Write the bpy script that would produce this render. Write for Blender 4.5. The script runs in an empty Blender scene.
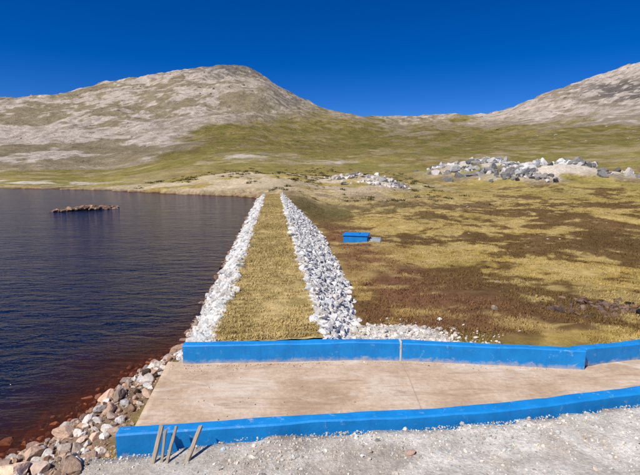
import bpy, bmesh, math, random
import numpy as np
from mathutils import Vector, Matrix
rng=np.random.default_rng(7)
random.seed(7)
scn=bpy.context.scene
scn.view_settings.view_transform='Standard'
scn.view_settings.look='None'
scn.view_settings.exposure=0
COL=scn.collection

# ------------------------------------------------------------ noise helpers
def hsh(ix,iy,seed):
    n=(ix*374761393+iy*668265263+seed*144269504)&0xffffffff
    n=((n^(n>>13))*1274126177)&0xffffffff
    n=n^(n>>16)
    return n/4294967296.0
def vn(x,y,seed=0):
    x=np.asarray(x,float);y=np.asarray(y,float)
    fx=np.floor(x);fy=np.floor(y)
    ix=fx.astype(np.int64);iy=fy.astype(np.int64)
    tx=x-fx;ty=y-fy
    tx=tx*tx*tx*(tx*(tx*6-15)+10);ty=ty*ty*ty*(ty*(ty*6-15)+10)
    a=hsh(ix,iy,seed);b=hsh(ix+1,iy,seed);c=hsh(ix,iy+1,seed);d=hsh(ix+1,iy+1,seed)
    return (a*(1-tx)+b*tx)*(1-ty)+(c*(1-tx)+d*tx)*ty
def fbm(x,y,seed=0,o=4,g=.5):
    x=np.asarray(x,float);y=np.asarray(y,float)
    s=0;a=1;t=0
    for i in range(o):
        s=s+a*vn(x,y,seed+i*17);t+=a;a*=g
        x,y=(x*1.6-y*1.2)+13.7,(x*1.2+y*1.6)+5.3
    return s/t-.5        # about -.35 .. .35
def ss(a,b,x):
    t=np.clip((x-a)/(b-a),0,1);return t*t*(3-2*t)
def mix(a,b,t):
    return a*(1-t)+b*t

# ------------------------------------------------------------ layout (metres, crest level z=0, x east, y north)
WATER=-0.6
D0=np.array([-0.86,7.25]);D1=np.array([-5.35,50.5])     # dam axis
DL=np.linalg.norm(D1-D0);DU=(D1-D0)/DL;DN=np.array([DU[1],-DU[0]])  # DN points to the downstream side
lake=np.array([(-16,2.6),(-9,3.6),(-6,4.3),(-4.4,4.75),(-3.65,5.3),(-3.45,6.3),(-3.2,7.4),(-2.7,8.4),(-1.6,9.6),
 (-5.3,50.0),(-6.2,53),(-8.3,55.3),(-15,59),(-23.3,64),(-34.8,73),(-58,80.4),(-90,86),(-140,75),(-150,0),(-60,-12),(-25,-2)],float)
def lake_sd(X,Y):
    d=np.full(X.shape,1e9);ins=np.zeros(X.shape,bool)
    n=len(lake)
    for i in range(n):
        ax,ay=lake[i];bx,by=lake[(i+1)%n]
        ex,ey=bx-ax,by-ay
        t=np.clip(((X-ax)*ex+(Y-ay)*ey)/(ex*ex+ey*ey),0,1)
        d=np.minimum(d,np.hypot(X-ax-t*ex,Y-ay-t*ey))
        c=((ay>Y)!=(by>Y))
        if ey!=0: ins^=(c&(X<(bx-ax)*(Y-ay)/ey+ax))
    return np.where(ins,-d,d)
near_poly=[(-2.32,4.71),(-.24,4.96),(1.375,5.10),(2.31,5.24),(4.38,5.66),(7,6.3),(14,8.2)]
far_poly=[(-2.33,7.07),(.35,7.19),(1.385,7.19),(2.9,7.02),(4.36,6.83),(5.57,7.2),(9,8.5),(14,10.4)]
def ynear(X): return np.interp(X,[p[0] for p in near_poly],[p[1] for p in near_poly])
def yfar(X): return np.interp(X,[p[0] for p in far_poly],[p[1] for p in far_poly])

# terrain control net: columns are bearings X/Y, rows are northings, values: height
rowsY=[3,8,12,20,35,50,60,80,110,160,230,330,450,600,750,950,1400,2600]
near=[-.4,-.5,-.9,-1.6,-2.0,-1.7]
# tangent of elevation seen from a survey point 3 m above the crest, x1000, rows 60..750
cols={
-2.2:[-50,-40,-20,0,60,110,150,170,175],
-1.2:[-55,-46,-30,-10,30,90,130,155,160],
-.71:[-55,-45,-33,-20,10,55,108,151,138],
-.50:[-55,-47,-35,-22,2,52,116,160,176],
-.38:[-55,-44,-28,-10,18,62,120,172,198],
-.29:[-52,-35,-17,4,30,74,126,186,222],
-.24:[-51,-32,-14,7,34,76,128,190,229],
-.18:[-47,-27,-10,12,42,80,130,190,232],
-.125:[-46,-28,-10,10,40,76,122,178,214],
-.09:[-46,-30,-12,8,38,70,108,148,184],
-.045:[-50,-32,-14,7,36,66,97,127,155],
0:[-62,-38,-16,6,34,62,91,116,139],
.09:[-70,-44,-20,4,34,62,84,98,109],
.18:[-74,-50,-24,5,37,62,82,96,107],
.34:[-74,-48,-20,10,40,62,82,99,112],
.42:[-74,-46,-17,13,44,68,90,112,137],
.50:[-74,-44,-14,17,48,76,101,138,170],
.60:[-74,-42,-11,20,51,84,115,162,208],
.71:[-74,-40,-8,26,56,90,134,190,248],
1.2:[-70,-30,5,40,80,130,190,250,310],
2.2:[-60,-20,15,60,110,160,210,270,320]}
cu=sorted(cols)
Z=np.zeros((len(cu),len(rowsY)))
for i,u in enumerate(cu):
    n=list(near)
    if u<-.03:
        n[5]=0.0
    far=[3+Yv*s/1000. for Yv,s in zip(rowsY[6:15],cols[u])]
    last=far[-1]
    far+= [last*.80,last*.45,last*.3]
    Z[i]=n+far
NU,NY=441,500
ug=np.linspace(-2.2,2.2,NU);lg=np.linspace(math.log(3),math.log(2600),NY)
tmp=np.array([np.interp(lg,np.log(rowsY),Z[i]) for i in range(len(cu))])
F=np.array([np.interp(ug,cu,tmp[:,j]) for j in range(NY)]).T
def blur(A,s,ax):
    r=int(s*3);k=np.exp(-.5*(np.arange(-r,r+1)/s)**2);k/=k.sum()
    P=np.pad(A,[(r,r) if a==ax else (0,0) for a in range(2)],mode='edge')
    return np.apply_along_axis(lambda v:np.convolve(v,k,'valid'),ax,P)
F=blur(blur(F,1.8,0),4,1)
def look(A,X,Y):
    Yc=np.maximum(Y,3.0);u=np.clip(X/Yc,-2.19,2.19)
    a=(u+2.2)/4.4*(NU-1);b=(np.log(np.minimum(Yc,2590))-lg[0])/(lg[-1]-lg[0])*(NY-1)
    i=np.clip(a.astype(int),0,NU-2);j=np.clip(b.astype(int),0,NY-2)
    a=a-i;b=b-j
    return (A[i,j]*(1-a)+A[i+1,j]*a)*(1-b)+(A[i,j+1]*(1-a)+A[i+1,j+1]*a)*b

def mound(X,Y,cx,cy,rx,ry,h):
    return h*np.exp(-(((X-cx)/rx)**2+((Y-cy)/ry)**2))
def height(X,Y):
    X=np.asarray(X,float);Y=np.asarray(Y,float)
    z=look(F,X,Y)
    dist=np.hypot(X,Y)
    far=ss(150,420,dist)
    # hill relief
    rid=1-np.abs(fbm(X/140,Y/140,3,5))*4
    z=z+far*(fbm(X/170,Y/170,11,7,.6)*24+(rid-.6)*6-np.abs(fbm(X/45,Y/70,13,4))*12+1.6)*np.clip(dist/700,0,1.2)
    z=z+ss(60,160,dist)*fbm(X/28,Y/28,21,5,.6)*3.4
    z=z+ss(25,60,dist)*fbm(X/9,Y/9,31,4)*.9
    # outcrop knolls
    z=z+mound(X,Y,42,112,12,12,3.4)+mound(X,Y,45,92,11,7,1.7)+mound(X,Y,54,94,10,7,1.6)
    z=z+mound(X,Y,10,86,7,8,1.6)+mound(X,Y,-14,82,16,12,1.2)
    # hummocky pasture
    dn=ss(8,14,dist)*(1-ss(140,260,dist))
    z=z+dn*(fbm(X/1.1,Y/1.1,41,5,.6)*.26+fbm(X/5,Y/5,47,3)*.40)
    # foreground bench, channel trench
    yn=ynear(X);yf=yfar(X)
    d=yn-.2-Y
    bench=-.07+.07*np.clip(d,0,None)+.075*np.clip(d-.6,0,4)**2+fbm(X/.5,Y/.5,51,5,.6)*.035
    bench=bench-.12*ss(-.6,-2.4,X)
    w=ss(-.02,.05,d)
    zt=mix(np.full(X.shape,-.55),z,ss(.0,.5,Y-yf-.1))
    zt=np.where((Y>yf)&(Y<yf+3),np.maximum(zt,-.5),zt)
    z2=np.where(Y>yf+3,z,zt)
    z2=mix(z2,z,ss(2,3,Y-yf))
    z=mix(z2,bench,w)
    # lake
    sd=lake_sd(X,Y)+fbm(X/1.6,Y/1.6,61,4)*np.clip(np.hypot(X,Y)/10,.5,6)*.8
    bank=WATER+.42*sd+fbm(X/.35,Y/.35,63,3)*.1*(1-ss(20,60,dist))
    bed=np.maximum(WATER+.28*sd,-3.0)
    z=np.where(sd>0,np.minimum(z,np.maximum(bank,WATER+.25*sd)),bed)
    return z,sd

# ------------------------------------------------------------ mesh helpers
def make_mesh(name,V,Fc,mat,colors=None,smooth=False,parent=None):
    me=bpy.data.meshes.new(name)
    V=np.ascontiguousarray(V,dtype=np.float32);Fc=np.ascontiguousarray(Fc,dtype=np.int32)
    k=Fc.shape[1]
    me.vertices.add(len(V));me.vertices.foreach_set('co',V.ravel())
    me.loops.add(Fc.size);me.loops.foreach_set('vertex_index',Fc.ravel())
    me.polygons.add(len(Fc));me.polygons.foreach_set('loop_start',np.arange(0,Fc.size,k,dtype=np.int32))
    me.polygons.foreach_set('loop_total',np.full(len(Fc),k,dtype=np.int32))
    me.polygons.foreach_set('use_smooth',np.full(len(Fc),smooth,dtype=bool))
    if colors is not None:
        a=me.color_attributes.new('Col','FLOAT_COLOR','POINT')
        c=np.ones((len(V),4),np.float32);c[:,:colors.shape[1]]=colors
        a.data.foreach_set('color',c.ravel())
    me.update(calc_edges=True);me.validate()
    o=bpy.data.objects.new(name,me);COL.objects.link(o)
    if mat: me.materials.append(mat)
    if parent: o.parent=parent
    return o
def empty(name):
    o=bpy.data.objects.new(name,None);COL.objects.link(o);return o

class NT:
    def __init__(s,name):
        s.m=bpy.data.materials.new(name);s.m.use_nodes=True
        s.t=s.m.node_tree;s.b=s.t.nodes['Principled BSDF'];s.out=s.t.nodes['Material Output']
        s.tc=s.n('ShaderNodeTexCoord')
    def n(s,t,**k):
        q=s.t.nodes.new(t)
        for a,b in k.items(): setattr(q,a,b)
        return q
    def l(s,a,b): s.t.links.new(a,b)
    def noise(s,sc,det=5,rough=.55,dist=0,vec=None,scl=None):
        q=s.n('ShaderNodeTexNoise');q.inputs['Scale'].default_value=sc;q.inputs['Detail'].default_value=det
        q.inputs['Roughness'].default_value=rough;q.inputs['Distortion'].default_value=dist
        src=vec or s.tc.outputs['Object']
        if scl:
            mp=s.n('ShaderNodeMapping');mp.inputs['Scale'].default_value=scl;s.l(src,mp.inputs[0]);src=mp.outputs[0]
        s.l(src,q.inputs['Vector']);return q.outputs['Fac']
    def axis(s,i):
        q=s.n('ShaderNodeSeparateXYZ');s.l(s.tc.outputs['Object'],q.inputs[0]);return q.outputs[i]
    def rng(s,v,a,b,c,d):
        mr=s.n('ShaderNodeMapRange');s.l(v,mr.inputs[0])
        for i,x in enumerate((a,b,c,d)): mr.inputs[i+1].default_value=x
        return mr.outputs[0]
    def math(s,op,a,b=None,c=None):
        q=s.n('ShaderNodeMath',operation=op)
        for i,v in enumerate((a,b,c)):
            if v is None: continue
            if isinstance(v,(int,float)): q.inputs[i].default_value=v
            else: s.l(v,q.inputs[i])
        return q.outputs[0]
    def ramp(s,fac,pts):
        r=s.n('ShaderNodeValToRGB');e=r.color_ramp.elements
        while len(e)<len(pts): e.new(.5)
        for i,(p,c) in enumerate(pts):
            e[i].position=p;e[i].color=(*(c if hasattr(c,'__len__') else (c,c,c)),1)
        s.l(fac,r.inputs[0]);return r.outputs[0]
    def mix(s,a,b,f,mode='MIX'):
        m=s.n('ShaderNodeMix',data_type='RGBA',blend_type=mode)
        for v,i in ((f,0),(a,6),(b,7)):
            if isinstance(v,(int,float)): m.inputs[i].default_value=v
            elif isinstance(v,tuple): m.inputs[i].default_value=(*v,1)
            else: s.l(v,m.inputs[i])
        return m.outputs[2]
    def bump(s,h,st,d,prev=None):
        b=s.n('ShaderNodeBump');b.inputs['Distance'].default_value=d
        if isinstance(st,(int,float)): b.inputs['Strength'].default_value=st
        else: s.l(st,b.inputs['Strength'])
        s.l(h,b.inputs['Height'])
        if prev: s.l(prev,b.inputs['Normal'])
        return b.outputs[0]
    def fin(s,col,rough=.9,nor=None,spec=.15):
        s.l(col,s.b.inputs['Base Color']) if not isinstance(col,tuple) else setattr(s.b.inputs['Base Color'],'default_value',(*col,1))
        s.b.inputs['Roughness'].default_value=rough;s.b.inputs['Specular IOR Level'].default_value=spec
        if nor: s.l(nor,s.b.inputs['Normal'])
        return s.m

def m_attr(name,sc=(3,20),lo=.7,hi=1.3,bump=(.4,.03),rough=.92):
    t=NT(name);a=t.n('ShaderNodeAttribute',attribute_name='Col').outputs['Color']
    n1=t.noise(sc[0],4,.65);n2=t.noise(sc[1],4,.65)
    c=t.mix(a,t.ramp(n1,[(.3,lo),(.7,hi)]),1,'MULTIPLY')
    c=t.mix(c,t.ramp(n2,[(.3,lo),(.7,hi)]),1,'MULTIPLY')
    nb=t.bump(n2,bump[0],bump[1]) if bump[0]>0 else None
    return t.fin(c,rough,nb)

# terrain material
t=NT('ground_mat');a=t.n('ShaderNodeAttribute',attribute_name='Col').outputs['Color']
n0=t.noise(.12,9,.68)
c=t.mix(a,t.ramp(n0,[(.32,.70),(.68,1.26)]),1,'MULTIPLY')
n2=t.noise(2.2,7,.7)
c=t.mix(c,t.ramp(n2,[(.32,(.66,.64,.60)),(.66,(1.28,1.28,1.26))]),1,'MULTIPLY')
n3=t.noise(26,5,.7)
c=t.mix(c,t.ramp(n3,[(.3,.70),(.7,1.25)]),1,'MULTIPLY')
hillmask=t.rng(t.axis(1),60,260,0,.9)
nb=t.bump(n0,hillmask,9.0);nb=t.bump(n2,.55,.10,nb);nb=t.bump(n3,.6,.022,nb)
GROUND=t.fin(c,.95,nb,.08)
ROCK=m_attr('rock_mat',(2.5,22),.76,1.22,(.6,.03))
GRASS=m_attr('grass_mat',(1.5,9),.8,1.2,(.0,.01))

# ------------------------------------------------------------ terrain
rowv=np.concatenate([np.linspace(-9,3,30)[:-1],(np.exp(np.linspace(math.log(3+14),math.log(2500+14),800))-14)])
un=np.linspace(-1,1,880);uc=np.sign(un)*(np.abs(un)*1.0+np.abs(un)**3*1.1)   # denser in the middle
UU,YY=np.meshgrid(uc,rowv);XX=UU*(YY+14)
ZZ,SD=height(XX,YY)
def terrain_color(X,Y,Zt,sd):
    dist=np.hypot(X,Y);u=X/np.maximum(Y,3)
    c3=lambda *a:np.array(a)[None,None,:]
    nA=fbm(X/38,Y/38,71,5);nB=fbm(X/6,Y/6,73,5);nC=fbm(X/1.3,Y/1.3,75,4);nD=fbm(X/90,Y/90,77,5);nE=fbm(X/14,Y/14,79,5,.6)
    nF=fbm(X/.45,Y/.45,83,3)
    yellow=c3(.42,.30,.088);olive=c3(.25,.195,.055);green=c3(.235,.21,.060);brown=c3(.125,.066,.03);straw=c3(.50,.38,.17)
    scree=c3(.74,.63,.53);scree2=c3(.50,.405,.315);grey=c3(.22,.20,.185);gravel=c3(.68,.64,.58)
    e=lambda m:m[...,None]
    col=mix(yellow,olive,e(ss(-.12,.13,nB+.6*nC+.25*nF)))
    col=mix(col,straw,e(.55*ss(.02,.2,nA*.5-nC+.1)))
    # far valley is greener
    fy=c3(.41,.32,.10)
    col=mix(col,mix(green,fy,e(ss(-.12,.09,nB*.7+nE))),e(ss(50,120,dist)*.85))
    # brown boggy ground
    near=ss(8,9.5,Y)*(1-ss(65,140,Y))
    bmask=ss(.03,.13,nB*.75+.6*nC+nF*.25+nE*.4+.11*np.exp(-((Y-15)/7.)**2)+.08*np.exp(-((Y-10)/2.)**2)*ss(1,4,X)+.08*np.exp(-((Y-42)/14.)**2)-.01)*near
    col=mix(col,brown,e(bmask*.82))
    # strip along the toe of the dam
    s=(X-D0[0])*DN[0]+(Y-D0[1])*DN[1]
    toe=np.exp(-((s-4.9)/2.0)**2)*ss(8,11,Y)*(1-ss(34,50,Y))
    col=mix(col,c3(.20,.098,.054),e(np.clip(toe*(.85+nC*2.2),0,.9)))
    # green damp ground north of the toe
    gn=np.exp(-(((X-3)/8)**2+((Y-46)/8)**2))*ss(-.12,.1,nB)
    col=mix(col,c3(.17,.15,.045),e(np.clip(gn*.8,0,.75)))
    farb=ss(.0,.09,nD*.4+nB*.55+nE*.7)*ss(80,140,dist)*.6
    col=mix(col,c3(.18,.13,.05),e(farb))
    pale=ss(.06,.13,nE*.7+nB*.5+nA*.3)*ss(110,170,dist)*.45
    col=mix(col,c3(.53,.44,.28),e(pale))
    # scree hills
    v=(Zt-3)/np.maximum(Y,3)     # elevation tangent
    line=np.interp(u,[-.75,-.5,-.4,-.33,-.25,-.18,-.09,0,.09,.18,.3,.42,.5,.6,.75],
                     [.000,.004,.014,.045,.080,.094,.115,.118,.107,.096,.098,.096,.094,.092,.09])
    sc=ss(-.012,.016,v-line+nA*.06+nD*.05+nE*.04)*ss(120,200,dist)
    sc=np.maximum(sc*np.interp(u,[-.3,-.15,-.05,.05,.2],[1,.85,.7,.9,1]),0)
    hi=ss(.10,.16,v)*ss(.1,-.1,u)
    scc=mix(scree,scree2,e(np.clip(ss(-.10,.12,nE+nB*.7+nA*.3)+.15*hi,0,1)))
    col=mix(col,scc,e(sc))
    gp=ss(.02,.08,nA*.65+nD*.5+nE*.5+nB*.3-.01+.02*hi)*sc      # grass patches on the scree
    col=mix(col,c3(.31,.25,.125),e(gp*.72*np.where(u>.3,.5,1)))
    # dark summit band and dark rock on the right hand hill
    sm=np.exp(-((u+.17)/.10)**2)*ss(.190,.212,v+nB*.05+nE*.08)
    col=mix(col,grey,e(np.clip(sm*.95,0,1)))
    sh_=np.exp(-((u+.06)/.04)**2)*np.exp(-((v-.155)/.025)**2)*ss(-.1,.05,nB+nE)
    col=mix(col,grey,e(np.clip(sh_*.9,0,1)))
    rk=np.exp(-((u-.68)/.10)**2)*np.exp(-((v-.168)/.022)**2)*ss(-.12,.05,nB+nE)
    col=mix(col,grey*.8,e(np.clip(rk*1.4,0,.9)))
    # tan knoll at the north abutment
    kn=np.exp(-(((X+13)/24)**2+((Y-75)/17)**2))*ss(-.14,.06,nB+nE+.08)
    col=mix(col,c3(.57,.46,.31),e(np.clip(kn*1.6,0,.9)))
    for cx,cy,rx,ry,kk in ((42,112,12,12,1.2),(46,92,11,7,1.2),(56,93,9,6,1.2),(10,85,8,7,1.2),(-68,102,20,15,1.8),(-28,190,14,12,1.2),(5,175,9,6,1.2)):
        k=np.exp(-(((X-cx)/rx)**2+((Y-cy)/ry)**2))*ss(-.08,.1,nB+.03)
        col=mix(col,c3(.60,.53,.44),e(np.clip(k*kk,0,.9)))
    # rubble and bench
    k=np.exp(-(((X-1.5)/1.1)**2+((Y-8.4)/1.3)**2))
    col=mix(col,gravel*.95,e(ss(.25,.6,k+nC*.5)))
    bench=ss(-.1,.1,ynear(X)-Y)
    gcol=mix(gravel,c3(.55,.48,.41),e(ss(-.08,.14,fbm(X/.7,Y/.7,81,5,.6))))
    col=mix(col,gcol,e(bench))
    west=ss(-2.5,-2.9,X)*(1-ss(9,11,Y))
    col=mix(col,c3(.28,.19,.13),e(west))
    # shores
    sh=ss(1.6,.2,sd)*(sd>0)*ss(20,40,dist)
    col=mix(col,c3(.24,.17,.10),e(sh*.6))
    bed=ss(.1,-.1,sd)
    col=mix(col,c3(.15,.055,.025),e(bed))
    return np.clip(col,.01,.85)
CC=terrain_color(XX,YY,ZZ,SD)
R,C=XX.shape
idx=np.arange(R*C).reshape(R,C)
quads=np.stack([idx[:-1,:-1],idx[:-1,1:],idx[1:,1:],idx[1:,:-1]],-1).reshape(-1,4)
make_mesh('ground',np.stack([XX,YY,ZZ],-1).reshape(-1,3),quads,GROUND,CC.reshape(-1,3),True)

# ------------------------------------------------------------ lake water
sdp=lake_sd(XX,YY)
wid=(sdp<np.where(YY>53,6,np.where(XX<-2.9,1.2,.3)))
fm=(wid[:-1,:-1]&wid[:-1,1:]&wid[1:,1:]&wid[1:,:-1]).ravel()
wq=quads[fm];used=np.unique(wq);rm=np.full(R*C,-1);rm[used]=np.arange(len(used))
depth=np.clip((WATER-ZZ).ravel()[used],0,3)
wc=np.stack([depth/3]*3,-1)
t=NT('water_mat')
a=t.n('ShaderNodeAttribute',attribute_name='Col').outputs['Fac']
col=t.ramp(a,[(0,(.12,.04,.017)),(.08,(.045,.017,.014)),(.20,(.006,.010,.026)),(1,(.004,.008,.030))])
n1=t.noise(1.0,4,.6,.4,scl=(1.3,3.6,1));n2=t.noise(.22,3,.5,scl=(1,2.2,1))
n1m=t.noise(5,3,.5,.2,scl=(1.0,2.6,1))
nb=t.bump(n2,.6,.2);nb=t.bump(n1,.9,.12,nb);nb=t.bump(n1m,.5,.02,nb)
t.fin(col,.08,nb,.5);t.b.inputs['IOR'].default_value=1.33
tr=t.n('ShaderNodeBsdfTransparent');tr.inputs[0].default_value=(.75,.5,.38,1)
mx=t.n('ShaderNodeMixShader');al=t.ramp(a,[(0,.25),(.05,.55),(.14,1.0)])
t.l(al,mx.inputs[0]);t.l(tr.outputs[0],mx.inputs[1]);t.l(t.b.outputs[0],mx.inputs[2]);t.l(mx.outputs[0],t.out.inputs[0])
make_mesh('lake_water',np.stack([XX.ravel()[used],YY.ravel()[used],np.full(len(used),WATER)],-1),rm[wq],t.m,wc,True)

# ------------------------------------------------------------ rocks
def rock_variants(n,sub,seed,cuts=11):
    r=np.random.default_rng(seed);out=[]
    for i in range(n):
        bm=bmesh.new();bmesh.ops.create_icosphere(bm,subdivisions=sub,radius=1)
        v=np.array([x.co[:] for x in bm.verts]);f=np.array([[q.index for q in p.verts] for p in bm.faces]);bm.free()
        for k in range(cuts):
            nn=r.normal(size=3);nn/=np.linalg.norm(nn);d=r.uniform(.45,.82)
            p=v@nn;v=v-np.where(p>d,p-d,0)[:,None]*nn
        v=v*r.uniform(.7,1.3,3)*1.18
        v+=r.normal(size=v.shape)*(.018 if sub>1 else .06)
        out.append((v,f))
    return out
RV1=rock_variants(12,1,5,5);RV2=rock_variants(9,2,1);RV3=rock_variants(9,3,2)
def rotm(n,tilt=3.14):
    a=rng.uniform(0,6.28,n);b=rng.uniform(-tilt,tilt,n);c=rng.uniform(-tilt,tilt,n)
    M=np.zeros((n,3,3))
    ca,sa,cb,sb,cc,sc_=np.cos(a),np.sin(a),np.cos(b),np.sin(b),np.cos(c),np.sin(c)
    M[:,0,0]=ca*cb;M[:,0,1]=ca*sb*sc_-sa*cc;M[:,0,2]=ca*sb*cc+sa*sc_
    M[:,1,0]=sa*cb;M[:,1,1]=sa*sb*sc_+ca*cc;M[:,1,2]=sa*sb*cc-ca*sc_
    M[:,2,0]=-sb;M[:,2,1]=cb*sc_;M[:,2,2]=cb*cc
    return M
def scatter(name,P,S,Cc,mat,var=RV2,sq=.7,tilt=.5,parent=None,smooth=False):
    n=len(P);M=rotm(n,tilt);vi=rng.integers(0,len(var),n)
    Vs=[];Fs=[];Cs=[];off=0
    for k,(v,f) in enumerate(var):
        ids=np.where(vi==k)[0]
        if not len(ids):continue
        vv=v[None]*(S[ids][:,None,None]*np.array([1,1,sq]))
        vv=np.einsum('nij,nvj->nvi',M[ids],vv)+P[ids][:,None,:]
        Vs.append(vv.reshape(-1,3));m=len(v)
        Fs.append((f[None]+(np.arange(len(ids))*m)[:,None,None]).reshape(-1,3)+off);off+=m*len(ids)
        Cs.append(np.repeat(Cc[ids],m,0))
    return make_mesh(name,np.concatenate(Vs),np.concatenate(Fs),mat,np.concatenate(Cs),smooth,parent)
def rcol(n,base,var=.15,tint=.02):
    b=np.array(base)[None]*(1+rng.normal(size=(n,1))*var)
    w=rng.normal(size=(n,1))*tint*1.6
    b=b*np.concatenate([1+w,1+0*w,1-w],1)
    return np.clip(b,.02,.80)

# ------------------------------------------------------------ dam
dam=empty('earth_dam')
def toe_drop(s):    # depth of the downstream toe along the axis
    return np.interp(s,[0,2,13,28,38,43.5],[.7,.8,1.8,2.2,1.9,.9])
def section(s,o):    # s along, o offset across (+ downstream)
    return np.where(np.abs(o)>1,-(np.abs(o)-1)*.77,0)
sg=np.arange(.12,DL+1.5,.12);og=np.concatenate([np.linspace(-4.4,-1.05,24),np.linspace(-1,1,26),np.linspace(1.05,4.4,24)])
S_,O_=np.meshgrid(sg,og,indexing='ij')
X_=D0[0]+DU[0]*S_+DN[0]*O_;Y_=D0[1]+DU[1]*S_+DN[1]*O_
Zd=section(S_,O_)+np.where(np.abs(O_)<=1,0.02+fbm(X_/.3,Y_/.3,91,4)*.07+fbm(X_/2,Y_/2,92,2)*.05,-.03+fbm(X_/.4,Y_/.4,93,3)*.12)
inc=ss(.92,1.04,np.abs(O_))
cr=mix(np.array([.52,.39,.17]),np.array([.34,.255,.09]),ss(-.15,.15,fbm(X_/.5,Y_/.5,95,4))[...,None])
cr=mix(cr,np.array([.64,.62,.58])[None,None],inc[...,None])
uw=ss(-.52,-.66,Zd)*(O_<0)
cr=mix(cr,np.array([.16,.08,.045])[None,None],uw[...,None])
i2=np.arange(S_.size).reshape(S_.shape)
qd=np.stack([i2[:-1,:-1],i2[1:,:-1],i2[1:,1:],i2[:-1,1:]],-1).reshape(-1,4)[:,::-1]
make_mesh('embankment',np.stack([X_,Y_,Zd],-1).reshape(-1,3),qd,m_attr('embankment_mat',(3,18),.75,1.25,(.6,.05)),cr.reshape(-1,3),True,dam)
def dampt(s,o,z): return np.stack([D0[0]+DU[0]*s+DN[0]*o,D0[1]+DU[1]*s+DN[1]*o,z],-1)
# upstream riprap
n=7500
s=rng.uniform(.1,DL,n);nearend=np.exp(-(s/2.2)**2)
o=-1-rng.uniform(-.10,1.0,n)-nearend*rng.uniform(0,.25,n)+.12*fbm(s/.8,s*0,99,3)*2
S=np.clip(rng.lognormal(math.log(.052),.45,n),.02,.16)*(1+s/75)
z=section(s,o)+rng.uniform(-.03,.015,n)
P=dampt(s,o,z)
cc=rcol(n,(.67,.645,.60),.14)
wet=ss(-.54,-.62,P[:,2]);cc=cc*(1-wet[:,None])+wet[:,None]*cc*np.array([.42,.27,.20])
scatter('upstream_riprap',P,S,cc,ROCK,parent=dam,tilt=.9,sq=.6)
# downstream riprap
n=19000
s=DL*rng.uniform(0,1,n)**1.1+.05;wd=toe_drop(s)/.77*1.04+.6*fbm(s/1.2,s*0,97,3)*2
o=1+rng.uniform(-.07,1.03,n)*wd
S=np.clip(rng.lognormal(math.log(.05),.45,n),.02,.16)*(1+s/70)
P=dampt(s,o,section(s,o)+rng.uniform(-.03,.015,n))
scatter('downstream_riprap',P,S,rcol(n,(.68,.655,.61),.13),ROCK,parent=dam,tilt=.9,sq=.6)

# grass helper
def blades(name,P,h,cols,B=9,spread=.07,w=.012,lean=.6,mat=GRASS,parent=None):
    n=len(P);N=n*B
    base=np.repeat(P,B,0)+np.concatenate([rng.normal(size=(N,2))*spread,np.zeros((N,1))],1)*np.repeat(h,B)[:,None]*3
    hh=np.repeat(h,B)*rng.uniform(.5,1.15,N)
    az=rng.uniform(0,6.28,N);le=rng.uniform(.1,lean,N)
    tip=base+np.stack([np.cos(az)*np.sin(le)*hh,np.sin(az)*np.sin(le)*hh,np.cos(le)*hh],-1)
    pz=az+1.57+rng.normal(size=N)*.5
    ww=w*np.repeat(h,B)/.12
    side=np.stack([np.cos(pz)*ww,np.sin(pz)*ww,0*pz],-1)
    V=np.stack([base-side,base+side,tip],1).reshape(-1,3)
    Fc=np.arange(N*3).reshape(N,3)
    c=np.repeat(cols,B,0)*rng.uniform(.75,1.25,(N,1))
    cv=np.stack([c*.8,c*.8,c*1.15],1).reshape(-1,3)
    return make_mesh(name,V,Fc,mat,np.clip(cv,.01,.8),False,parent)
# crest sod, laid in cross rows
n=15000
s=(DL)*rng.uniform(0,1,n)**1.35+.2
row=np.round(s/.28)*.28
s=np.where(rng.uniform(size=n)<.65,row+rng.normal(size=n)*.035,s);s=np.clip(s,.14,DL)
o=rng.uniform(-1.0,1.0,n)+rng.normal(size=n)*.02
pt=ss(-.12,.12,fbm(s/1.5,o/1.2,171,4))[:,None]
cs=mix(np.array([[.66,.49,.21]]),np.array([[.38,.29,.105]]),np.clip(rng.uniform(0,1,(n,1))*.6+pt*.45,0,1))
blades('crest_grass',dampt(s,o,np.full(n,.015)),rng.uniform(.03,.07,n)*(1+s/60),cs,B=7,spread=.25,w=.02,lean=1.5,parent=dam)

# ------------------------------------------------------------ pasture tufts
def pick(n,xr,yr,p=1.0):
    y=yr[0]+(yr[1]-yr[0])*rng.uniform(0,1,n)**p;x=rng.uniform(xr[0],xr[1],n)*(y+6)/20
    return x,y
n=80000
x,y=pick(n,(-3,19),(7.8,75),1.8)
so=(x-D0[0])*DN[0]+(y-D0[1])*DN[1];sa=(x-D0[0])*DU[0]+(y-D0[1])*DU[1]
k=(so>1.15+toe_drop(sa)/.77)&(y>yfar(x)+.3)
k&=~((((x-1.5)/1.3)**2+((y-8.4)/1.4)**2)<1)
k&=~((np.abs(x-2.7)<1.6)&(np.abs(y-29.6)<1.1))
k&=fbm(x/1.4,y/1.4,101,3)+rng.normal(size=n)*.05>-.14
x=x[k];y=y[k];z,_=height(x,y)
tc=terrain_color(x[None],y[None],z[None],_[None])[0]
tc=tc*1.1+np.array([.035,.021,.002])
blades('pasture_grass',np.stack([x,y,z-.01],-1),rng.uniform(.025,.085,len(x))*(1+y/50),tc,B=7,spread=.2,w=.018,lean=1.2)

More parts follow.
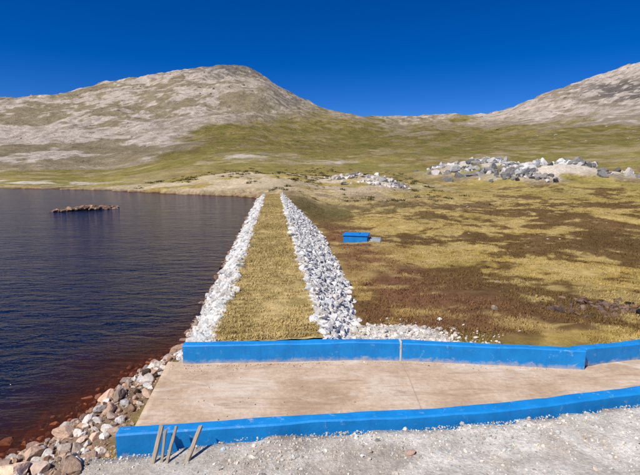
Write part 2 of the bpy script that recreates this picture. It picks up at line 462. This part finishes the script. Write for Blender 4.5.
# ------------------------------------------------------------ spillway
def m_concrete():
    t=NT('sandy_concrete');n1=t.noise(.9,8,.62,.4);n2=t.noise(14,8,.7)
    c=t.ramp(n1,[(.3,(.46,.32,.205)),(.5,(.62,.46,.32)),(.72,(.72,.60,.47))])
    c=t.mix(c,t.ramp(n2,[(.3,.80),(.7,1.15)]),1,'MULTIPLY')
    st=t.noise(2.4,6,.7,1.5,scl=(.5,2.5,1))
    c=t.mix(c,(.38,.25,.165),t.ramp(st,[(.50,0.0),(.68,.75)]))
    wh=t.noise(1.3,7,.7,.8,scl=(.6,1.6,1))
    c=t.mix(c,(.75,.67,.57),t.ramp(wh,[(.54,0.0),(.68,.65)]))
    # construction joint
    x=t.math('ADD',t.axis(0),t.math('MULTIPLY',t.noise(3,3),.05))
    jd=t.math('ABSOLUTE',t.math('SUBTRACT',x,1.43))
    c=t.mix(c,(.36,.26,.19),t.rng(jd,.004,.016,.5,0))
    return t.fin(c,.93,t.bump(n2,.5,.02,t.bump(n1,.4,.06)),.1)
def m_paint():
    t=NT('blue_paint');n1=t.noise(2.2,8,.65);n2=t.noise(30,6,.7);n3=t.noise(7,8,.75,.6)
    c=t.ramp(n1,[(.3,(.003,.20,.55)),(.7,(.012,.31,.78))])
    c=t.mix(c,(.50,.55,.55),t.ramp(n3,[(.59,0.0),(.69,.6)]))
    str_=t.noise(6,5,.6,scl=(3,3,.4))
    c=t.mix(c,(.02,.13,.36),t.ramp(str_,[(.55,0.0),(.75,.5)]))
    ad=t.math('MULTIPLY_ADD',n3,-.28,t.axis(2))
    c=t.mix(c,(.60,.50,.40),t.rng(ad,-.36,-.46,0,.8))
    return t.fin(c,.55,t.bump(n2,.35,.008,t.bump(n1,.4,.03)),.35)
CON=m_concrete();BLUE=m_paint()
sp=empty('concrete_spillway')
def resample(poly,step):
    P=np.array(poly,float);L=np.r_[0,np.cumsum(np.linalg.norm(np.diff(P,axis=0),axis=1))]
    s=np.unique(np.r_[np.arange(0,L[-1],step),L]);return np.stack([np.interp(s,L,P[:,0]),np.interp(s,L,P[:,1])],-1)
def wall(name,poly,side,zb,zt,th):
    Q=resample(poly,.14);T=np.gradient(Q,axis=0);T/=np.linalg.norm(T,axis=1)[:,None];N=np.stack([-T[:,1],T[:,0]],-1)*side
    bev=.018;Vs=[]
    prof=[(0,zb),(0,zt-bev),(bev,zt),(th-bev,zt),(th,zt-bev),(th,zb)]
    for i in range(len(Q)):
        for j,(a,z) in enumerate(prof):
            w=fbm(Q[i,0]/.5+(j//3)*7,Q[i,1]/.5,111,3)*.03
            Vs.append((*(Q[i]+N[i]*(a+w)),z+(fbm(Q[i,0]/.7,(j//3)+.0,113,4)*.035 if j in(1,2,3,4) else 0)))
    m=len(prof);F_=[]
    for i in range(len(Q)-1):
        for j in range(m):
            a=i*m+j;b=i*m+(j+1)%m;F_.append((a,b,b+m,a+m))
    me=bpy.data.meshes.new(name);last=(len(Q)-1)*m
    caps=[tuple(range(m))[::-1],tuple(range(last,last+m))]
    me.from_pydata([tuple(map(float,v)) for v in Vs],[],F_+caps);me.update()
    bm=bmesh.new();bm.from_mesh(me);bmesh.ops.recalc_face_normals(bm,faces=bm.faces);bm.to_mesh(me);bm.free()
    me.materials.append(BLUE)
    o=bpy.data.objects.new(name,me);COL.objects.link(o);o.parent=sp;return o
wall('far_wall_west',far_poly[:3],1,-.7,.035,.17)
wall('far_wall_middle',[(1.402,7.19)]+far_poly[3:5],1,-.7,.03,.17)
wall('far_wall_east',[(4.30,6.93)]+far_poly[5:],1,-.7,.02,.17)
wall('near_wall',near_poly,-1,-.7,.04,.18)
bm=bmesh.new();bmesh.ops.create_cube(bm,size=1,matrix=Matrix.Translation((1.3935,7.272,-.333))@Matrix.Diagonal((.035,.188,.77,1)))
bmesh.ops.bevel(bm,geom=bm.edges[:],offset=.006,segments=1,affect='EDGES')
me=bpy.data.meshes.new('joint');bm.to_mesh(me);bm.free()
t=NT('mortar');me.materials.append(t.fin(t.ramp(t.noise(20,5),[(.3,(.45,.45,.42)),(.7,(.7,.7,.66))]),.9))
o=bpy.data.objects.new('mortar_joint',me);COL.objects.link(o);o.parent=sp
# floor slab
xs=np.arange(-2.62,14,.09);ts=np.linspace(0,1,26)
GX,GT=np.meshgrid(xs,ts,indexing='ij')
GXX=GX+(1-GT)*.30*ss(-1.2,-2.62,GX)
ya=ynear(GXX)-.1;yb=yfar(GXX)+.08
GY=ya+(yb-ya)*GT
GZ=-.30+fbm(GX/1.2,GY/1.2,121,4)*.035+.03*ss(3.5,6,GX)
i2=np.arange(GX.size).reshape(GX.shape)
qd=np.stack([i2[:-1,:-1],i2[1:,:-1],i2[1:,1:],i2[:-1,1:]],-1).reshape(-1,4)
Vf=np.stack([GXX,GY,GZ],-1).reshape(-1,3)
n0=len(Vf);sk=Vf[:26].copy();sk[:,2]=-.62;Vf=np.concatenate([Vf,sk])
sq=np.array([(i,i+1,n0+i+1,n0+i) for i in range(25)])
make_mesh('channel_floor',Vf,np.concatenate([qd,sq]),CON,None,True,sp)
n=900
x=rng.uniform(-2.5,6,n);tt=np.where(rng.uniform(size=n)<.7,1-np.abs(rng.normal(size=n))*.05,rng.uniform(0,1,n));tt=np.clip(tt,.12,.965)
y=ynear(x)+(yfar(x)-ynear(x))*tt
scatter('channel_pebbles',np.stack([x,y,np.full(n,-.295)],-1),np.clip(rng.lognormal(math.log(.007),.5,n),.004,.025),rcol(n,(.60,.47,.35),.2),ROCK,RV1,tilt=1)

# ------------------------------------------------------------ loose stone
n=42000
x=rng.uniform(-3.0,6.8,n);dd=rng.uniform(0,1,n)**1.2*2.6;y=ynear(x)-.22-dd
k=fbm(x/.8,y/.8,141,3)+rng.uniform(-.25,.25,n)>-.04
x=x[k];y=y[k];z,_=height(x,y);k=_>.1;x,y,z=x[k],y[k],z[k];n=len(x)
S=np.clip(rng.lognormal(math.log(.0046),.65,n),.002,.03)
scatter('gravel',np.stack([x,y,z+S*.15],-1),S,rcol(n,(.62,.57,.50),.24,.05),ROCK,RV1,tilt=1)
x=np.array([.98,2.0,3.1,-.2]);y=np.array([4.3,4.62,4.55,4.25]);z,_=height(x,y)
scatter('bench_stone',np.stack([x,y,z+.005],-1),np.array([.05,.025,.03,.022]),np.array([[.55,.36,.27],[.5,.45,.4],[.5,.45,.4],[.5,.46,.4]]),ROCK,RV3)
# shore boulders
P=[];S=[];tries=0
while len(P)<560 and tries<60000:
    tries+=1
    x=random.uniform(-6.5,-2.35);y=random.uniform(3.6,9.6)
    sdv=float(lake_sd(np.array([x]),np.array([y]))[0])
    if x>-2.72 and 4.45<y<7.4: continue
    if x>-2.6 and y<=4.45: continue
    if y>7.3 and x>-2.3-(y-7.3)*.1-.35: continue
    if sdv<-1.2: continue
    if sdv<-.4 and random.random()<.6: continue
    s=min(.16,max(.03,random.lognormvariate(math.log(.068),.45)))
    if any((x-p[0])**2+(y-p[1])**2<(.70*(s+q))**2 for p,q in zip(P,S)): continue
    P.append((x,y,sdv));S.append(s)
P=np.array(P);S=np.array(S);z,_=height(P[:,0],P[:,1]);z=z+S*.25
n=len(P);cc=rcol(n,(.46,.32,.23),.3,.05);lt=rng.uniform(size=n)<.38;cc[lt]=rcol(lt.sum(),(.68,.62,.55),.12)
wet=ss(WATER+.06,WATER-.03,z)[:,None];cc=cc*(1-wet)+wet*np.array([[.22,.075,.035]])*rng.uniform(.5,1.3,(n,1))
scatter('shore_rocks',np.stack([P[:,0],P[:,1],z],-1),S,np.clip(cc,.02,.8),ROCK,RV3,sq=.7,tilt=.6)
n=3500
x=rng.uniform(-4.6,-2.5,n);y=rng.uniform(3.8,9.4,n);z,_=height(x,y);k=(_>-.6);x,y,z=x[k],y[k],z[k];n=len(x)
scatter('shore_pebbles',np.stack([x,y,z],-1),np.clip(rng.lognormal(math.log(.02),.45,n),.008,.05),rcol(n,(.40,.29,.21),.35),ROCK,RV1,tilt=1)
# rubble behind the wall, beside the dam toe
n=3000
x=1.5+rng.normal(size=n)*.85;y=8.5+rng.normal(size=n)*.8;k=(y>yfar(x)+.2);x,y=x[k],y[k]
z,_=height(x,y);n=len(x);S=np.clip(rng.lognormal(math.log(.02),.55,n),.008,.09)
scatter('rubble_stones',np.stack([x,y,z+S*.2],-1),S,rcol(n,(.66,.60,.53),.16),ROCK,tilt=1)
# dark stones further east
n=460
x=9.4+rng.normal(size=n)*1.6;y=11.5+rng.normal(size=n)*.75;z,_=height(x,y)
S=np.clip(rng.lognormal(math.log(.06),.4,n),.025,.16)
scatter('dark_field_stones',np.stack([x,y,z],-1),S,rcol(n,(.17,.11,.08),.4,.05),ROCK,tilt=1)
# scattered field stones
n=260
x,y=pick(n,(2,19),(9,90),1.0);z,_=height(x,y)
so=(x-D0[0])*DN[0]+(y-D0[1])*DN[1];k=so>4.5;x,y,z=x[k],y[k],z[k];n=len(x)
scatter('field_stones',np.stack([x,y,z-.02],-1),np.clip(rng.lognormal(math.log(.035),.5,n),.02,.12)*(1+y/60),rcol(n,(.38,.30,.22),.3),ROCK,tilt=1)

# outcrops: broken rock, clumped by noise
def outcrop(name,blobs,col,seed=151,dark=.5):
    Ps=[];Ss=[]
    for cx,cy,rx,ry,n,s0 in blobs:
        x=cx+rng.normal(size=n*3)*rx*.5;y=cy+rng.normal(size=n*3)*ry*.5
        k=np.argsort(-(fbm(x/5,y/3,seed,4)+rng.normal(size=n*3)*.03))[:n];x=x[k];y=y[k]
        z,_=height(x,y);S=np.clip(rng.lognormal(math.log(s0),.5,n),s0*.35,s0*2.4)
        Ps.append(np.stack([x,y,z+S*.1],-1));Ss.append(S)
    P=np.concatenate(Ps);S=np.concatenate(Ss);c=rcol(len(P),col,.16)
    dk=(fbm(P[:,0]/3,P[:,1]/3,seed+3,3)+rng.normal(size=len(P))*.14)>(.10-.18*dark)
    c[dk]*=rng.uniform(.25,.55,(dk.sum(),1))  # darkened stones stand in for shading on the rock undersides
    return scatter(name,P,S,c,ROCK,RV3,sq=1.25,tilt=1.4)
outcrop('rock_outcrop',[(38,115,9,13,420,.44),(43,100,10,12,620,.44),(50,94,11,8,620,.42),(58,95,7,5,200,.36),(48,108,9,8,260,.42)],(.58,.55,.51),151,.75)
outcrop('rock_outcrop',[(8.5,84,5,5,220,.26),(12,81,4,3,100,.24)],(.64,.58,.50),153,.2)
# sparse boulders on the hills
n=2500
y=rng.uniform(220,760,n);x=rng.uniform(-.85,.9,n)*y;z,_=height(x,y);k=(((x/y)<-.05)|((x/y)>.35))&(fbm(x/40,y/40,161,3)>.0);x,y,z=x[k],y[k],z[k];n=len(x)
scatter('hillside_boulders',np.stack([x,y,z-.2],-1),np.clip(rng.lognormal(math.log(.5),.45,n),.2,2)*(y/500+.3),rcol(n,(.32,.265,.215),.35),ROCK,tilt=.6)
# knoll shrubs (low dark cushions)
n=1500
x=rng.uniform(-34,22,n);y=rng.uniform(55,130,n);k=(fbm(x/5,y/5,131,4)+rng.normal(size=n)*.05>.05)&(lake_sd(x,y)>2);x,y=x[k],y[k]
z,_=height(x,y);n=len(x)
blades('low_shrubs',np.stack([x,y,z-.05],-1),rng.uniform(.18,.42,n),np.tile(np.array([[.13,.115,.045]]),(n,1)),B=45,spread=.26,w=.03,lean=1.5)
# islet in the lake
n=300
x=-20.3+rng.normal(size=n)*1.0;y=38.3+rng.normal(size=n)*.4+(x+20.3)*.75
k=np.abs(x+20.3)<2.1;x=x[k];y=y[k];n=len(x)
zz=WATER+.22*np.exp(-((x+20.3)/1.5)**2)-.06+rng.uniform(-.05,.06,n)
scatter('rocky_islet',np.stack([x,y,zz],-1),np.clip(rng.lognormal(math.log(.17),.35,n),.08,.4),rcol(n,(.30,.19,.12),.25),ROCK,RV3,sq=.6,tilt=.5)

# ------------------------------------------------------------ wooden stakes
def m_wood():
    t=NT('weathered_wood');n=t.noise(9,8,.65,1.0,scl=(6,6,.6))
    return t.fin(t.ramp(n,[(.3,(.20,.15,.11)),(.6,(.44,.36,.28)),(.8,(.56,.49,.41))]),.85,t.bump(n,.5,.01))
WOOD=m_wood()
for (bx,by,tx,ty,tz,w,d) in [(-1.80,4.27,-1.76,4.51,.17,.022,.014),(-1.70,4.27,-1.72,4.51,.13,.014,.012),(-1.645,4.25,-1.60,4.51,.16,.016,.012),(-1.43,4.24,-1.325,4.51,.17,.022,.014)]:
    bz=float(height(np.array([bx]),np.array([by]))[0][0])-.03
    a=Vector((bx,by,bz));b=Vector((tx,ty,tz));L=(b-a).length
    bm=bmesh.new();bmesh.ops.create_cube(bm,size=1,matrix=Matrix.Translation((0,0,L/2))@Matrix.Diagonal((w*2,d*2,L,1)))
    bmesh.ops.subdivide_edges(bm,edges=[e for e in bm.edges if abs(e.verts[0].co.z-e.verts[1].co.z)>L*.5],cuts=5)
    for v in bm.verts: v.co.x+=random.uniform(-.004,.004);v.co.y+=random.uniform(-.002,.002);v.co.z+=random.uniform(-.012,.012)
    bmesh.ops.bevel(bm,geom=bm.edges[:],offset=.002,segments=1,affect='EDGES')
    me=bpy.data.meshes.new('stake');bm.to_mesh(me);bm.free();me.materials.append(WOOD)
    o=bpy.data.objects.new('wooden_stake',me);COL.objects.link(o)
    o.rotation_mode='QUATERNION';o.rotation_quaternion=(b-a).to_track_quat('Z','Y');o.location=a

# ------------------------------------------------------------ valve box
vb=empty('valve_box');vz=float(height(np.array([2.8]),np.array([29.5]))[0][0])
vb.location=(2.62,29.6,vz+.02);vb.rotation_euler=(0,0,math.radians(-12));vb.scale=(.95,.95,.9)
def box(name,c,d,mat,par,bev=.02):
    bm=bmesh.new();bmesh.ops.create_cube(bm,size=1,matrix=Matrix.Translation(c)@Matrix.Diagonal((*d,1)))
    bmesh.ops.bevel(bm,geom=bm.edges[:],offset=bev,segments=2,affect='EDGES')
    me=bpy.data.meshes.new(name);bm.to_mesh(me);bm.free();me.materials.append(mat)
    o=bpy.data.objects.new(name,me);COL.objects.link(o);o.parent=par;return o
t=NT('box_blue');VB=t.fin(t.ramp(t.noise(3,6),[(.3,(.006,.19,.60)),(.7,(.015,.28,.78))]),.6,None,.3)
t=NT('box_grey');VG=t.fin(t.ramp(t.noise(3,6),[(.3,(.30,.36,.42)),(.7,(.5,.55,.6))]),.9)
box('chamber',(-.15,0,.1),(1.7,1.3,.7),VB,vb)
box('lid',(-.15,0,.49),(1.82,1.42,.075),VB,vb,.012)
box('hatch',(-.25,0,.548),(.7,.7,.04),VB,vb,.008)
box('outlet_wall_near',(1.15,-.42,-.0),(.88,.12,.45),VG,vb)
box('outlet_wall_far',(1.15,.42,-.0),(.88,.12,.45),VG,vb)
box('outlet_floor',(1.15,0,-.1),(.88,.72,.16),VB,vb)

# ------------------------------------------------------------ light
sv=Vector((-.46,-.46,.84)).normalized()
sun=bpy.data.lights.new('sun','SUN');sun.energy=4.7;sun.angle=math.radians(.5);sun.color=(1,.955,.885)
so_=bpy.data.objects.new('sun',sun);COL.objects.link(so_);so_.rotation_mode='QUATERNION';so_.rotation_quaternion=sv.to_track_quat('Z','Y')
w=bpy.data.worlds.new('World');scn.world=w;w.use_nodes=True
nt=w.node_tree;bg=nt.nodes['Background'];sk=nt.nodes.new('ShaderNodeTexSky');sk.sky_type='NISHITA';sk.sun_disc=False
sk.sun_elevation=math.asin(sv.z);sk.sun_rotation=math.atan2(sv.x,sv.y);sk.altitude=4600;sk.air_density=1.0;sk.dust_density=.0;sk.ozone_density=4.0
hs=nt.nodes.new('ShaderNodeHueSaturation');hs.inputs['Hue'].default_value=.516;hs.inputs['Saturation'].default_value=1.38;hs.inputs['Value'].default_value=1.1
nt.links.new(sk.outputs[0],hs.inputs['Color']);nt.links.new(hs.outputs[0],bg.inputs[0]);bg.inputs[1].default_value=.10

# ------------------------------------------------------------ camera
cam=bpy.data.cameras.new('camera');co=bpy.data.objects.new('camera',cam);COL.objects.link(co)
cam.sensor_width=36;cam.lens=24.75;cam.clip_end=6000;cam.clip_start=.05
co.location=(0,0,3);co.rotation_euler=(math.radians(90-8.98),0,0)
scn.camera=co
